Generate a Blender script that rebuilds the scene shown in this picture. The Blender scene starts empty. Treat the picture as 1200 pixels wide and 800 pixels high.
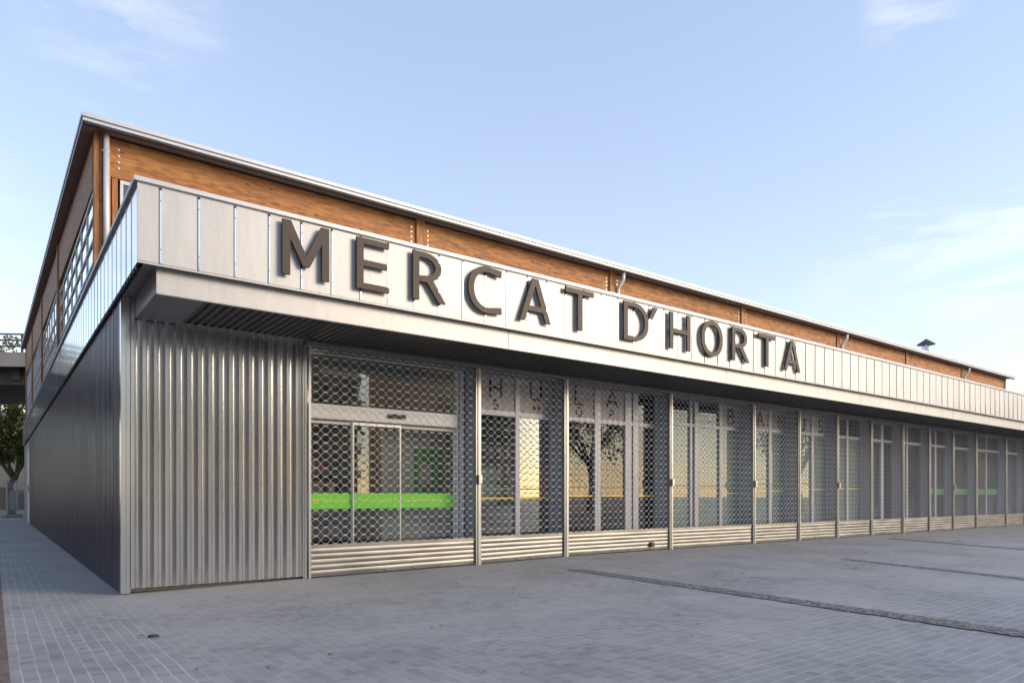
import bpy, bmesh, math, random
from math import sin, cos, pi, radians as R_
from mathutils import Vector, Matrix
from mathutils.geometry import tessellate_polygon
random.seed(7)
D = bpy.data
sc = bpy.context.scene
COL = sc.collection

# ------------------------------------------------------------------ helpers
class MB:
    def __init__(s): s.v = []; s.f = []; s.sm = []
    def box(s, x0, x1, y0, y1, z0, z1):
        if x0 > x1: x0, x1 = x1, x0
        if y0 > y1: y0, y1 = y1, y0
        if z0 > z1: z0, z1 = z1, z0
        n = len(s.v)
        s.v += [(x0,y0,z0),(x1,y0,z0),(x1,y1,z0),(x0,y1,z0),(x0,y0,z1),(x1,y0,z1),(x1,y1,z1),(x0,y1,z1)]
        s.f += [(n,n+3,n+2,n+1),(n+4,n+5,n+6,n+7),(n,n+1,n+5,n+4),(n+1,n+2,n+6,n+5),(n+2,n+3,n+7,n+6),(n+3,n,n+4,n+7)]
        return s
    def poly(s, pts):
        n = len(s.v); s.v += [tuple(p) for p in pts]; s.f.append(tuple(range(n, n+len(pts)))); return s
    def sheet(s, prof, z0, z1):
        """vertical sheet following a plan profile"""
        n = len(s.v)
        for (x, y) in prof: s.v += [(x, y, z0), (x, y, z1)]
        for i in range(len(prof)-1):
            a = n+2*i; s.f.append((a, a+2, a+3, a+1))
        return s
    def tube(s, pts, r, k=8, cap=True, radii=None):
        pts = [Vector(p) for p in pts]; n0 = len(s.v)
        up = None
        for i, p in enumerate(pts):
            t = (pts[min(i+1, len(pts)-1)] - pts[max(i-1, 0)]).normalized()
            if up is None:
                up = Vector((0,0,1)) if abs(t.z) < .9 else Vector((1,0,0))
            a = t.cross(up).normalized(); b = a.cross(t).normalized(); up = b
            rr = radii[i] if radii else r
            for j in range(k):
                q = p + a*cos(2*pi*j/k)*rr + b*sin(2*pi*j/k)*rr
                s.v.append(tuple(q))
        for i in range(len(pts)-1):
            for j in range(k):
                a = n0+i*k+j; b = n0+i*k+(j+1) % k
                s.f.append((a, b, b+k, a+k))
        if cap:
            s.f.append(tuple(range(n0+k-1, n0-1, -1)))
            m = n0+(len(pts)-1)*k; s.f.append(tuple(range(m, m+k)))
        return s
    def outline(s, loops, y0, y1, ox=0, oz=0, sx=1, sz=1):
        """extrude 2-D loops (outer first, then holes) lying in XZ from y0 (front) to y1"""
        L = [[Vector((ox+p[0]*sx, 0, oz+p[1]*sz)) for p in l] for l in loops]
        flat = [p for l in L for p in l]
        tri = tessellate_polygon([[Vector((p.x, p.z, 0)) for p in l] for l in L])
        n = len(s.v); N = len(flat)
        s.v += [(p.x, y0, p.z) for p in flat] + [(p.x, y1, p.z) for p in flat]
        for t in tri:
            a, b, c = (flat[i] for i in t)
            ccw = (b.x-a.x)*(c.z-a.z)-(b.z-a.z)*(c.x-a.x) > 0
            t = tuple(t) if ccw else tuple(reversed(t))
            s.f.append(tuple(n+i for i in t)); s.f.append(tuple(n+N+i for i in reversed(t)))
        k = 0
        for l in L:
            m = len(l)
            for i in range(m):
                a = n+k+i; b = n+k+(i+1) % m
                s.f.append((a, a+N, b+N, b))
            k += m
        return s

def wloc(o):
    v = Vector((0,0,0))
    while o: v += o.location; o = o.parent
    return v
def obj(name, mb, mat, parent=None, base=None, smooth=False, local=False, bevel=0):
    me = D.meshes.new(name)
    off = Vector((0,0,0))
    if not local:
        if base is not None: off = Vector(base)
        elif parent is not None: off = wloc(parent)
    vs = [(v[0]-off.x, v[1]-off.y, v[2]-off.z) for v in mb.v] if off.length > 0 else mb.v
    me.from_pydata(vs, [], mb.f)
    if mat: me.materials.append(mat)
    if smooth: me.polygons.foreach_set('use_smooth', [True]*len(me.polygons))
    me.update()
    o = D.objects.new(name, me); COL.objects.link(o)
    if parent is not None:
        o.parent = parent
        if base is not None: o.location = Vector(base)-wloc(parent)
    elif base is not None: o.location = base
    if bevel:
        b = o.modifiers.new('bevel', 'BEVEL'); b.width = bevel; b.segments = 2; b.limit_method = 'ANGLE'
    return o
def empty(name, loc=(0,0,0), rz=0, parent=None):
    o = D.objects.new(name, None); o.location = loc; o.rotation_euler = (0,0,rz); COL.objects.link(o)
    o.empty_display_size = .2
    if parent: o.parent = parent
    return o
def tag(o, label=None, cat=None, group=None, kind=None):
    if label: o['label'] = label
    if cat: o['category'] = cat
    if group: o['group'] = group
    if kind: o['kind'] = kind
    return o
def dup(o, parent=None):
    c = o.copy(); COL.objects.link(c)
    if parent is not None: c.parent = parent
    for ch in o.children: dup(ch, c)
    return c

# ------------------------------------------------------------------ materials
class NT:
    def __init__(s, name):
        s.m = D.materials.new(name); s.m.use_nodes = True; s.t = s.m.node_tree; s.n = s.t.nodes; s.l = s.t.links
        s.b = s.n['Principled BSDF']; s.out = s.n['Material Output']
    def add(s, t, **kw):
        x = s.n.new(t)
        for k, v in kw.items():
            if isinstance(v, tuple) and k.startswith('i_'): x.inputs[k[2:]].default_value = v
            elif k.startswith('i_'): x.inputs[k[2:].replace('__', ' ')].default_value = v
            else: setattr(x, k, v)
        return x
    def lk(s, a, b): s.l.new(a, b)
    def coords(s, scale=(1,1,1), rot=(0,0,0), loc=(0,0,0)):
        g = s.n.new('ShaderNodeNewGeometry'); m = s.n.new('ShaderNodeMapping')
        m.inputs['Scale'].default_value = scale; m.inputs['Rotation'].default_value = rot; m.inputs['Location'].default_value = loc
        s.lk(g.outputs['Position'], m.inputs[0]); return m.outputs[0]
    def noise(s, co, scale, detail=4, rough=.55):
        x = s.n.new('ShaderNodeTexNoise'); x.inputs['Scale'].default_value = scale
        x.inputs['Detail'].default_value = detail; x.inputs['Roughness'].default_value = rough
        s.lk(co, x.inputs['Vector']); return x.outputs['Fac']
    def ramp(s, fac, stops):
        r = s.n.new('ShaderNodeValToRGB'); e = r.color_ramp.elements
        while len(e) < len(stops): e.new(.5)
        for i, (p, c) in enumerate(stops):
            e[i].position = p; e[i].color = (*c, 1) if isinstance(c, tuple) else (c, c, c, 1)
        s.lk(fac, r.inputs[0]); return r.outputs[0]
    def mix(s, fac, a, b, mode='MIX'):
        x = s.n.new('ShaderNodeMix'); x.data_type = 'RGBA'; x.blend_type = mode
        for v, i in ((fac, 0), (a, 6), (b, 7)):
            if hasattr(v, 'links'): s.lk(v, x.inputs[i])
            else: x.inputs[i].default_value = (*v, 1) if isinstance(v, tuple) else v
        return x.outputs[2]
    def math(s, op, a, b=0.0, c=0.0):
        x = s.n.new('ShaderNodeMath'); x.operation = op
        for v, i in ((a, 0), (b, 1), (c, 2)):
            if hasattr(v, 'links'): s.lk(v, x.inputs[i])
            else: x.inputs[i].default_value = v
        return x.outputs[0]
    def bump(s, h, strength=.3, dist=.01):
        b = s.n.new('ShaderNodeBump'); b.inputs['Strength'].default_value = strength; b.inputs['Distance'].default_value = dist
        s.lk(h, b.inputs['Height']); s.lk(b.outputs[0], s.b.inputs['Normal'])
    def set(s, col=None, rough=None, metal=None):
        for v, k in ((col, 'Base Color'), (rough, 'Roughness'), (metal, 'Metallic')):
            if v is None: continue
            if hasattr(v, 'links'): s.lk(v, s.b.inputs[k])
            else: s.b.inputs[k].default_value = (*v, 1) if isinstance(v, tuple) else v

def simple(name, col, rough=.5, metal=0, var=.12, scale=6, emit=0):
    t = NT(name); co = t.coords()
    n = t.noise(co, scale)
    c = t.mix(n, tuple(x*(1-var) for x in col), tuple(min(1, x*(1+var)) for x in col))
    r = t.math('MULTIPLY_ADD', n, .2, max(0, rough-.1))
    t.set(c, r, metal)
    if emit:
        t.b.inputs['Emission Color'].default_value = (1, .75, .45, 1); t.b.inputs['Emission Strength'].default_value = emit
    return t.m

def metal(name, lo, hi, rough=.35, streak=(3,3,.4), met=1.0, spangle=True, wob=.0, rvar=.15):
    """galvanised / zinc sheet: fine spangle, faint vertical streaks, uneven gloss"""
    t = NT(name); co = t.coords(); cs = t.coords(scale=streak)
    n1 = t.noise(cs, 2.5, 6, .6)
    c = t.mix(t.ramp(n1, [(.3, 0.0), (.7, 1.0)]), lo, hi)
    if spangle:
        v = t.add('ShaderNodeTexVoronoi', feature='F1'); v.inputs['Scale'].default_value = 55
        t.lk(co, v.inputs['Vector'])
        sp = t.n.new('ShaderNodeSeparateColor'); t.lk(v.outputs['Color'], sp.inputs[0])
        c = t.mix(.035, c, sp.outputs[0], 'OVERLAY')
        rr = t.math('MULTIPLY_ADD', sp.outputs[1], .03, rough-.015)
    else: rr = rough
    r = t.math('MULTIPLY_ADD', t.math('SUBTRACT', n1, .5), rvar, rr)
    t.set(c, r, met)
    if wob: t.bump(t.noise(t.coords(scale=(1,1,.35)), 2.2, 2), wob, .02)
    return t.m

M = {}
M['fascia'] = metal('galvanised_fascia_sheet', (.47,.47,.46), (.565,.56,.54), .50, met=.55, wob=.12)
M['side_fascia'] = metal('bright_side_fascia_sheet', (.62,.65,.70), (.72,.75,.80), .10, met=1, spangle=False, rvar=.05)
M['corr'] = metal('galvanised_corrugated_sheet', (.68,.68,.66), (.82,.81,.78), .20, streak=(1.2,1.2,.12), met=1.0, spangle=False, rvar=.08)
M['corr_side'] = metal('shaded_zinc_sheet', (.07,.085,.115), (.23,.205,.25), .33, streak=(.9,.9,.10), met=.9, rvar=.35, spangle=False)  # streaked; shade and dark reflections of the side wall put into the colour
M['alu'] = metal('aluminium_profile', (.40,.40,.40), (.50,.495,.48), .38, streak=(2,2,.3), met=.9, spangle=False)
M['frame'] = simple('grey_lacquered_frame', (.40,.41,.45), .4, .2, .06)
M['frame_w'] = simple('white_lacquered_frame', (.74,.73,.70), .4, 0, .05)
M['grille'] = metal('zinc_plated_rod', (.74,.75,.76), (.86,.86,.86), .42, spangle=False, met=.5)
M['slat'] = metal('shutter_slat_aluminium', (.20,.20,.19), (.36,.355,.335), .42, streak=(.6,3,3), met=.8, spangle=False)
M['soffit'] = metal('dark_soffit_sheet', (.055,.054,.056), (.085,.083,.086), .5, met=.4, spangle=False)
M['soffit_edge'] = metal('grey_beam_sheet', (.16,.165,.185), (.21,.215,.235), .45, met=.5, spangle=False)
M['eave'] = metal('pale_eave_sheet', (.52,.53,.54), (.62,.63,.64), .42, streak=(.4,.4,3), met=.35, spangle=False)
M['eave_soffit'] = simple('brown_eave_lining', (.24,.165,.135), .55, 0, .2, 3)
M['letter'] = simple('brown_letter_paint', (.070,.048,.038), .55, .1, .15, 30)
M['black'] = simple('black_vinyl', (.008,.008,.009), .6, 0, .1)
M['pvc'] = simple('white_pipe_paint', (.74,.75,.76), .32, .2, .08)
M['dark'] = simple('dark_interior_paint', (.05,.045,.04), .8, 0, .3, 1)
M['int_wall'] = simple('interior_grey_wall', (.32,.30,.28), .7, 0, .12, 1)
M['int_pale'] = simple('pale_partition', (.50,.48,.46), .6, 0, .08, 1)
M['greenposter'] = simple('green_poster_print', (.04,.30,.03), .5, 0, .3, 7)
M['int_floor'] = simple('interior_floor_tile', (.20,.18,.16), .35, 0, .2, 2)
M['ceil'] = simple('interior_ceiling', (.30,.27,.24), .8, 0, .1, 1)
M['panel'] = simple('mauve_grey_vinyl_panel', (.36,.33,.32), .45, 0, .06, 3)
M['greendim'] = simple('dull_green_vinyl', (.07,.20,.05), .4, 0, .1, 4)
M['greenband'] = simple('green_glass_vinyl', (.14,.62,.01), .4, 0, .06, 4)
M['yellow'] = simple('yellow_line', (.85,.62,.05), .4, 0, .1, 20)
M['white'] = simple('white_print', (.75,.76,.74), .5, 0, .1, 20)
M['conc'] = simple('weathered_concrete', (.30,.27,.24), .85, 0, .35, .8)
M['conc_dark'] = simple('shaded_concrete', (.10,.088,.08), .9, 0, .4, .5)  # darker copy of the concrete, shade under the viaduct deck painted in
M['steel'] = simple('galvanised_railing', (.34,.36,.38), .45, .6, .15)
M['rail'] = simple('dark_bridge_railing', (.10,.105,.115), .5, .4, .15)
M['bark'] = simple('tree_bark', (.13,.10,.075), .9, 0, .4, 9)
M['lamp'] = simple('lit_lamp_glass', (.9,.8,.6), .4, 0, .02, 4, emit=14)

def wood(name, dirx=True):
    t = NT(name)
    g = t.coords()
    sc_ = (.9, .9, 4.5) if dirx else (5, 5, .7)
    grain = t.noise(t.coords(scale=sc_), 3.0, 8, .65)
    fine = t.noise(t.coords(scale=(1.2,1.2,55) if dirx else (50,50,1.2)), 2.0, 4, .6)
    sep = t.n.new('ShaderNodeSeparateXYZ'); t.lk(g, sep.inputs[0])
    # lamella: board index along height (or across the post)
    if dirx: lam = t.math('DIVIDE', sep.outputs[2], .125)
    else: lam = t.math('DIVIDE', t.math('ADD', sep.outputs[0], sep.outputs[1]), .11)
    fl = t.math('FLOOR', lam); fr = t.math('FRACT', lam)
    wn = t.n.new('ShaderNodeTexWhiteNoise'); wn.noise_dimensions = '2D'
    cm = t.n.new('ShaderNodeCombineXYZ'); t.lk(fl, cm.inputs[0])
    if dirx: # boards finger-jointed along the length
        t.lk(t.math('FLOOR', t.math('MULTIPLY_ADD', fl, .37, t.math('DIVIDE', sep.outputs[0], 1.7))), cm.inputs[1])
    t.lk(cm.outputs[0], wn.inputs['Vector'])
    seam = t.math('LESS_THAN', fr, .045)
    c = t.mix(t.ramp(grain, [(.42, 0.0), (.58, 1.0)]), (.24,.082,.022), (.58,.245,.066))
    c = t.mix(t.math('MULTIPLY', fine, .45), c, (.22,.07,.014))
    c = t.mix(t.math('MULTIPLY', wn.outputs['Value'], .45), c, (.58,.27,.085))
    v = t.add('ShaderNodeTexVoronoi'); v.inputs['Scale'].default_value = 4.2
    t.lk(t.coords(scale=(.55,.55,1.5) if dirx else (1.6,1.6,.8)), v.inputs['Vector'])
    kn = t.ramp(v.outputs['Distance'], [(.07, 1.0), (.17, 0.0)])
    kc = t.n.new('ShaderNodeSeparateColor'); t.lk(v.outputs['Color'], kc.inputs[0])
    kmask = t.math('MULTIPLY', kn, t.math('GREATER_THAN', kc.outputs[0], .15))
    c = t.mix(t.math('MULTIPLY', kmask, .85), c, (.03,.012,.005))
    c = t.mix(t.math('MULTIPLY', seam, .35), c, (.09,.035,.012))
    t.set(c, .62, 0)
    t.bump(grain, .15, .004)
    return t.m
M['wood'] = wood('glulam_beam_timber', True)
M['wood_v'] = wood('timber_post', False)

def glass(name, tint=(.86,.90,.88), film=None, filmfac=0.0, ior=1.52, gain=2.0):
    t = NT(name)
    tr = t.n.new('ShaderNodeBsdfTransparent'); tr.inputs[0].default_value = (*tint, 1)
    gl = t.n.new('ShaderNodeBsdfGlossy'); gl.inputs['Roughness'].default_value = .0
    gl.inputs['Color'].default_value = (.95,.97,.98,1)
    fr = t.n.new('ShaderNodeFresnel'); fr.inputs['IOR'].default_value = ior
    k = t.math('MULTIPLY', fr.outputs[0], gain); k = t.math('MINIMUM', k, 1.0)
    # slight waviness of the float glass
    b = t.n.new('ShaderNodeBump'); b.inputs['Strength'].default_value = .012; b.inputs['Distance'].default_value = .02
    t.lk(t.noise(t.coords(), 1.3, 1), b.inputs['Height']); t.lk(b.outputs[0], gl.inputs['Normal'])
    base = tr.outputs[0]
    if film:
        d = t.n.new('ShaderNodeBsdfDiffuse')
        n = t.noise(t.coords(scale=(.5,.5,.25)), 2.2, 3)
        t.lk(t.mix(n, tuple(x*.75 for x in film), tuple(x*1.25 for x in film)), d.inputs[0])
        mx = t.n.new('ShaderNodeMixShader'); mx.inputs[0].default_value = filmfac
        t.lk(tr.outputs[0], mx.inputs[1]); t.lk(d.outputs[0], mx.inputs[2]); base = mx.outputs[0]
    m2 = t.n.new('ShaderNodeMixShader'); t.lk(k, m2.inputs[0]); t.lk(base, m2.inputs[1]); t.lk(gl.outputs[0], m2.inputs[2])
    t.lk(m2.outputs[0], t.out.inputs['Surface'])
    return t.m
M['glass'] = glass('shop_glass', gain=1.6)
M['film'] = glass('pale_green_film_glass', film=(.23,.30,.26), filmfac=.72, gain=1.6)
M['upglass'] = glass('upper_window_glass', tint=(.35,.4,.45), gain=3.0)

def paving():
    t = NT('sett_paving')
    co = t.coords(); sep = t.n.new('ShaderNodeSeparateXYZ'); t.lk(co, sep.inputs[0])
    wv = t.math('MULTIPLY', t.math('SUBTRACT', t.noise(t.coords(scale=(1,1,1)), 1.6, 2), .5), .035)
    x = t.math('ADD', sep.outputs[0], wv); y = t.math('ADD', sep.outputs[1], wv)
    px, py = .105, .112
    ux = t.math('DIVIDE', x, px); ix = t.math('FLOOR', ux)
    uy = t.math('DIVIDE', y, py); iy = t.math('FLOOR', uy)
    def line(u, w):
        f = t.math('FRACT', u); d = t.math('MINIMUM', f, t.math('SUBTRACT', 1.0, f))
        m = t.n.new('ShaderNodeMapRange'); m.inputs[1].default_value = w; m.inputs[2].default_value = w*.35
        m.inputs[3].default_value = 0; m.inputs[4].default_value = 1; t.lk(d, m.inputs[0]); return m.outputs[0]
    lx = line(ux, .09); ly = line(uy, .09)
    # region masks
    def step(v, a, b):
        m = t.n.new('ShaderNodeMapRange'); m.inputs[1].default_value = a; m.inputs[2].default_value = b; t.lk(v, m.inputs[0]); return m.outputs[0]
    left = t.math('SUBTRACT', 1.0, step(x, -.16, -.13))     # street strip beside the side wall
    right = step(x, 1.4, 3.4)
    big = t.noise(co, .55, 5, .6); mid = t.noise(co, 2.3, 5, .6); fine = t.noise(co, 26, 5, .65); grit = t.noise(co, 120, 3, .7)
    jn = t.math('MULTIPLY', t.ramp(t.noise(co, 1.1, 4, .6), [(.34, .30), (.62, 1.0)]), t.ramp(t.noise(co, 9, 4, .7), [(.34, .45), (.60, 1.0)]))
    # joint strength of each family
    kx = t.math('ADD', t.math('MULTIPLY', left, .55), t.math('ADD', .52, t.math('MULTIPLY', right, -.22)))
    ky = t.math('ADD', t.math('MULTIPLY', left, -.10), t.math('ADD', .36, t.math('MULTIPLY', right, .55)))
    j = t.math('MAXIMUM', t.math('MULTIPLY', lx, kx), t.math('MULTIPLY', ly, ky))
    jj = t.math('MULTIPLY', j, jn)
    cm = t.n.new('ShaderNodeCombineXYZ'); t.lk(ix, cm.inputs[0]); t.lk(iy, cm.inputs[1])
    wn = t.n.new('ShaderNodeTexWhiteNoise'); wn.noise_dimensions = '2D'; t.lk(cm.outputs[0], wn.inputs['Vector'])
    c = t.mix(t.ramp(big, [(.36, 0.0), (.64, 1.0)]), (.21,.213,.215), (.335,.33,.325))
    c = t.mix(t.math('MULTIPLY', wn.outputs['Value'], .5), c, (.42,.41,.40))
    c = t.mix(t.ramp(mid, [(.60, 0.0), (.78, .45)]), c, (.13,.13,.135))         # damp / tyre-dark patches
    c = t.mix(t.ramp(t.noise(t.coords(scale=(.7,1.6,1)), 1.3, 6, .65), [(.58, 0.0), (.80, .55)]), c, (.37,.345,.32))  # dust
    c = t.mix(t.math('MULTIPLY', t.math('SUBTRACT', fine, .5), .9), c, (.40,.39,.385))
    # trodden dust along the facade (Y just in front of the wall)
    ed = t.n.new('ShaderNodeMapRange'); ed.inputs[1].default_value = -2.4; ed.inputs[2].default_value = .1; t.lk(sep.outputs[1], ed.inputs[0])
    edx = t.n.new('ShaderNodeMapRange'); edx.inputs[1].default_value = -1.1; edx.inputs[2].default_value = 0; t.lk(sep.outputs[0], edx.inputs[0])
    e = t.math('MULTIPLY', t.math('MULTIPLY', ed.outputs[0], edx.outputs[0]), .55)
    e = t.math('MULTIPLY', e, t.ramp(mid, [(.3, .5), (.6, 1.0)]))
    c = t.mix(e, c, (.34,.32,.30))
    jj = t.math('MULTIPLY', jj, t.math('SUBTRACT', 1.0, t.math('MULTIPLY', e, 1.4)))
    c = t.mix(jj, c, (.52,.50,.485))
    # a dark oily spot and small repairs
    c = t.mix(t.math('MULTIPLY', t.math('SUBTRACT', t.noise(co, 7, 4, .7), .62), 2.0), c, (.12,.12,.125))
    t.set(c, t.math('MULTIPLY_ADD', fine, .25, .55), 0)
    h = t.math('ADD', t.math('MULTIPLY', jj, -.6), t.math('ADD', t.math('MULTIPLY', fine, .5), t.math('MULTIPLY', t.math('ADD', wn.outputs['Value'], mid), .35)))
    t.bump(t.math('ADD', h, t.math('MULTIPLY', grit, .2)), .45, .006)
    return t.m
M['paving'] = paving()
def grainy(name, a, b, scale, bump=.6, dist=.01):
    t = NT(name); co = t.coords(); n = t.noise(co, scale, 4, .7); v = t.add('ShaderNodeTexVoronoi'); v.inputs['Scale'].default_value = scale*1.2
    t.lk(co, v.inputs['Vector'])
    sp = t.n.new('ShaderNodeSeparateColor'); t.lk(v.outputs['Color'], sp.inputs[0])
    c = t.mix(t.ramp(sp.outputs[0], [(.2, 0.0), (.9, 1.0)]), a, b)
    c = t.mix(t.math('MULTIPLY', t.noise(co, 2.0, 4), .6), c, tuple(x*.7 for x in a))
    t.set(c, .85, 0); t.bump(t.math('ADD', v.outputs['Distance'], n), bump, dist); return t.m
M['aggregate'] = grainy('exposed_aggregate', (.12,.112,.105), (.38,.355,.335), 26, .8, .012)
M['redpave'] = grainy('reddish_block_paving', (.17,.115,.095), (.26,.18,.15), 9, .3)
M['earth'] = grainy('far_ground', (.20,.19,.18), (.26,.25,.24), 3, .3)

def leafmat(name, a, b, c3):
    t = NT(name); g = t.n.new('ShaderNodeNewGeometry')
    n = t.noise(t.coords(), .9, 3)
    c = t.mix(g.outputs['Random Per Island'], a, b)
    c = t.mix(t.ramp(n, [(.5, 0.0), (.7, .7)]), c, c3)
    d = t.n.new('ShaderNodeBsdfDiffuse'); tr = t.n.new('ShaderNodeBsdfTranslucent'); mx = t.n.new('ShaderNodeMixShader')
    mx.inputs[0].default_value = .4; t.lk(c, d.inputs[0]); t.lk(c, tr.inputs[0]); t.lk(d.outputs[0], mx.inputs[1]); t.lk(tr.outputs[0], mx.inputs[2])
    t.lk(mx.outputs[0], t.out.inputs[0]); return t.m
M['leaf'] = leafmat('green_foliage', (.05,.085,.025), (.11,.14,.04), (.16,.15,.05))
M['leaf_y'] = leafmat('yellowing_foliage', (.12,.12,.03), (.26,.20,.05), (.30,.17,.05))
def brickmat():
    t = NT('weathered_brick'); 
    b = t.n.new('ShaderNodeTexBrick'); b.inputs['Scale'].default_value = 4; b.inputs['Color1'].default_value = (.24,.10,.06,1)
    b.inputs['Color2'].default_value = (.32,.15,.09,1); b.inputs['Mortar'].default_value = (.3,.27,.24,1); b.inputs['Mortar Size'].default_value = .02
    t.lk(t.coords(rot=(R_(90),0,0)), b.inputs['Vector'])
    t.set(t.mix(t.math('MULTIPLY', t.noise(t.coords(), 1.2, 5), .5), b.outputs[0], (.14,.09,.07)), .85, 0); return t.m
M['brick'] = brickmat()

# ------------------------------------------------------------------ ground
GZ = [(-400,-.0),(0,0),(2.7,.045),(6,.075),(8.2,.11),(12,.11),(15,.10),(33,.09),(60,.09),(400,.09)]
def gz(x):
    for (a, za), (b, zb) in zip(GZ, GZ[1:]):
        if a <= x <= b: return za+(zb-za)*(x-a)/(b-a)
    return 0
xs = sorted(set([g[0] for g in GZ]+[-60,-20,-1.33,1,4,20,26,40]))
ys = [-400,-120,-60,-30,-15,-8,-4,0,10,38,80,400]
g = MB()
for x in xs:
    for y in ys: g.v.append((x, y, gz(x)))
ny = len(ys)
for i in range(len(xs)-1):
    for j in range(ny-1):
        a = i*ny+j; g.f.append((a, a+ny, a+ny+1, a+1))
tag(obj('ground', g, M['paving']), 'blue grey sett paving of the plaza and the side street', 'ground', kind='structure')
s = MB().box(-9, -1.335, -70, 37, -.05, .005)
tag(obj('pavement', s, M['redpave']), 'strip of reddish block paving at the lower left edge', 'pavement', kind='structure')
# three aggregate bands that cross the plaza at right angles to the facade
def band(x0, w, y0, y1, label, sl=0):
    m = MB(); n = 220; rnd = random.Random(x0)
    for i in range(n+1):
        y = y0+(y1-y0)*(i/n)
        ew = 1 if i else .25
        bx = x0+sl*(max(y, y0-8)-y0)
        xa = bx+rnd.uniform(-.018,.018)+.006*sin(i*.31); xb = bx+w*ew+rnd.uniform(-.018,.018)+.006*sin(i*.23)
        m.v += [(xa, y, gz(x0)+.004), ((xa+xb)/2, y, gz(x0)+.012), (xb, y, gz(x0+w)+.004)]
    for i in range(n):
        a = 3*i; m.f += [(a, a+1, a+4, a+3)[::-1], (a+1, a+2, a+5, a+4)[::-1]]
    tag(obj('aggregate_band', m, M['aggregate'], smooth=True), label, 'paving band', 'aggregate bands across the plaza', 'structure')
band(6.62, .33, -1.9, -16, 'broad rough aggregate band, nearest to the camera', .06)
band(12.15, .32, -3.9, -20, 'second rough aggregate band from the camera', .3)
band(20.0, .32, -1.2, -24, 'thin far aggregate band near the last shutters', .45)

# ------------------------------------------------------------------ MARKET BUILDING
mk = empty('market_building', (0,0,0))
tag(mk, 'long market hall with galvanised canopy, corrugated walls and timber upper storey', 'building')
XE = 48.0      # right end of the building
YF = -1.67     # canopy fascia plane
YE = 37.8
# -- solid inner walls (backing)
w = MB()
w.box(.10, 2.60, .14, .25, .02, 4.18)           # behind the corrugated front
w.box(.075, .25, .25, 29.9, .02, 4.18)           # behind the side sheet
w.box(.25, XE, 9.0, 9.2, .02, 4.0)               # back wall of the shops
w.box(.05, .25, 31.3, YE, .02, 4.18)
w.box(.25, XE, YE-.2, YE, .02, 4.18)
w.box(XE-.2, XE, .1, 9.0, .1, 4.18)
for x in (2.45, 5.95, 14.93, 19.27, 25.7, 33.17, 39.6): w.box(x-.05 if x > 2.5 else x, x+.05 if x > 2.5 else 2.6, .42, 9.0, .115, 3.97)
obj('wall', w, M['int_wall'], mk)
w = MB().box(2.66, XE, .07, 9.0, .02, .125); obj('shop_floor', w, M['int_floor'], mk)
w = MB().box(.2, XE, .3, YE, 3.98, 4.19)
obj('ceiling', w, M['ceil'], mk)
w = MB().box(.02, XE, -1.55, YE-.1, 5.08, 5.14); obj('canopy_roof', w, M['eave'], mk)

# -- corrugated sheets
def trap(u0, u1, pitch, depth, flat=.38, flank=.12):
    pts = []; u = u0
    while u < u1-.001:
        for du, d in ((0, 0), (flat*pitch, 0), ((flat+flank)*pitch, depth), ((1-flank)*pitch, depth)):
            if u+du <= u1: pts.append((u+du, d))
        u += pitch
    pts.append((u1, 0)); return pts
m = MB()
prof = []
for i in range(17):
    u = .12+i*.1475
    for du, d_ in ((0,0),(.30,0),(.53,.040),(.66,.040)): prof.append((min(u+du*.1475, 2.62), d_))
prof.append((2.62, 0))
m.sheet([(u, -.0+d) for u, d in prof], .078, 4.20)
# pressed-in stiffening line on each outer face
for i in range(17):
    x = .12+i*.1475
    if x+.03 < 2.6: m.box(x+.019, x+.025, -.0022, 0.002, .08, 4.2)
obj('front_sheet', m, M['corr'], mk)
for i in range(17):
    x = .12+i*.1475+.012
    obj('screw', MB().box(x-.006, x+.006, -.006, 0, .33, .342), M['steel'], mk)
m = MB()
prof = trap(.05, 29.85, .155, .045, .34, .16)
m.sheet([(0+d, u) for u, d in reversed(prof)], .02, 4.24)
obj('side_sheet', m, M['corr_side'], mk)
m = MB()
m.sheet([(-.006, .10), (-.006, -.006), (.055, -.006), (.055, .02), (.062,.02),(.062,-.006),(.085,-.006),(.085,.03),(.12,.03)], .015, 4.2)
obj('corner_trim', m, M['corr'], mk)
m = MB(); m.sheet([(2.60, .05), (2.60, -.01), (2.625, -.01),(2.625,-.03),(2.655,-.03), (2.655, .3)], .045, 3.9); obj('end_trim', m, M['corr'], mk)

# -- far side: recess with a white door
m = MB().box(.02, .05, 31.9, YE, .02, 4.24); obj('end_panel', m, M['corr_side'], mk)
m = MB().box(.35, .42, 29.9, 31.9, .05, 4.2).box(.0, .35, 29.86, 29.92, .02, 4.2).box(-.01, .35, 31.84, 31.92, .02, 4.24)
dr = obj('recess_wall', m, M['frame_w'], mk)
m = MB().box(-.03, .02, 30.0, 31.8, .03, 3.6); dr = obj('door', m, M['frame_w'], mk)
m = MB().box(-.07, -.03, 30.1, 30.16, 1.55, 1.9); obj('handle', m, M['steel'], dr)

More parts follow.
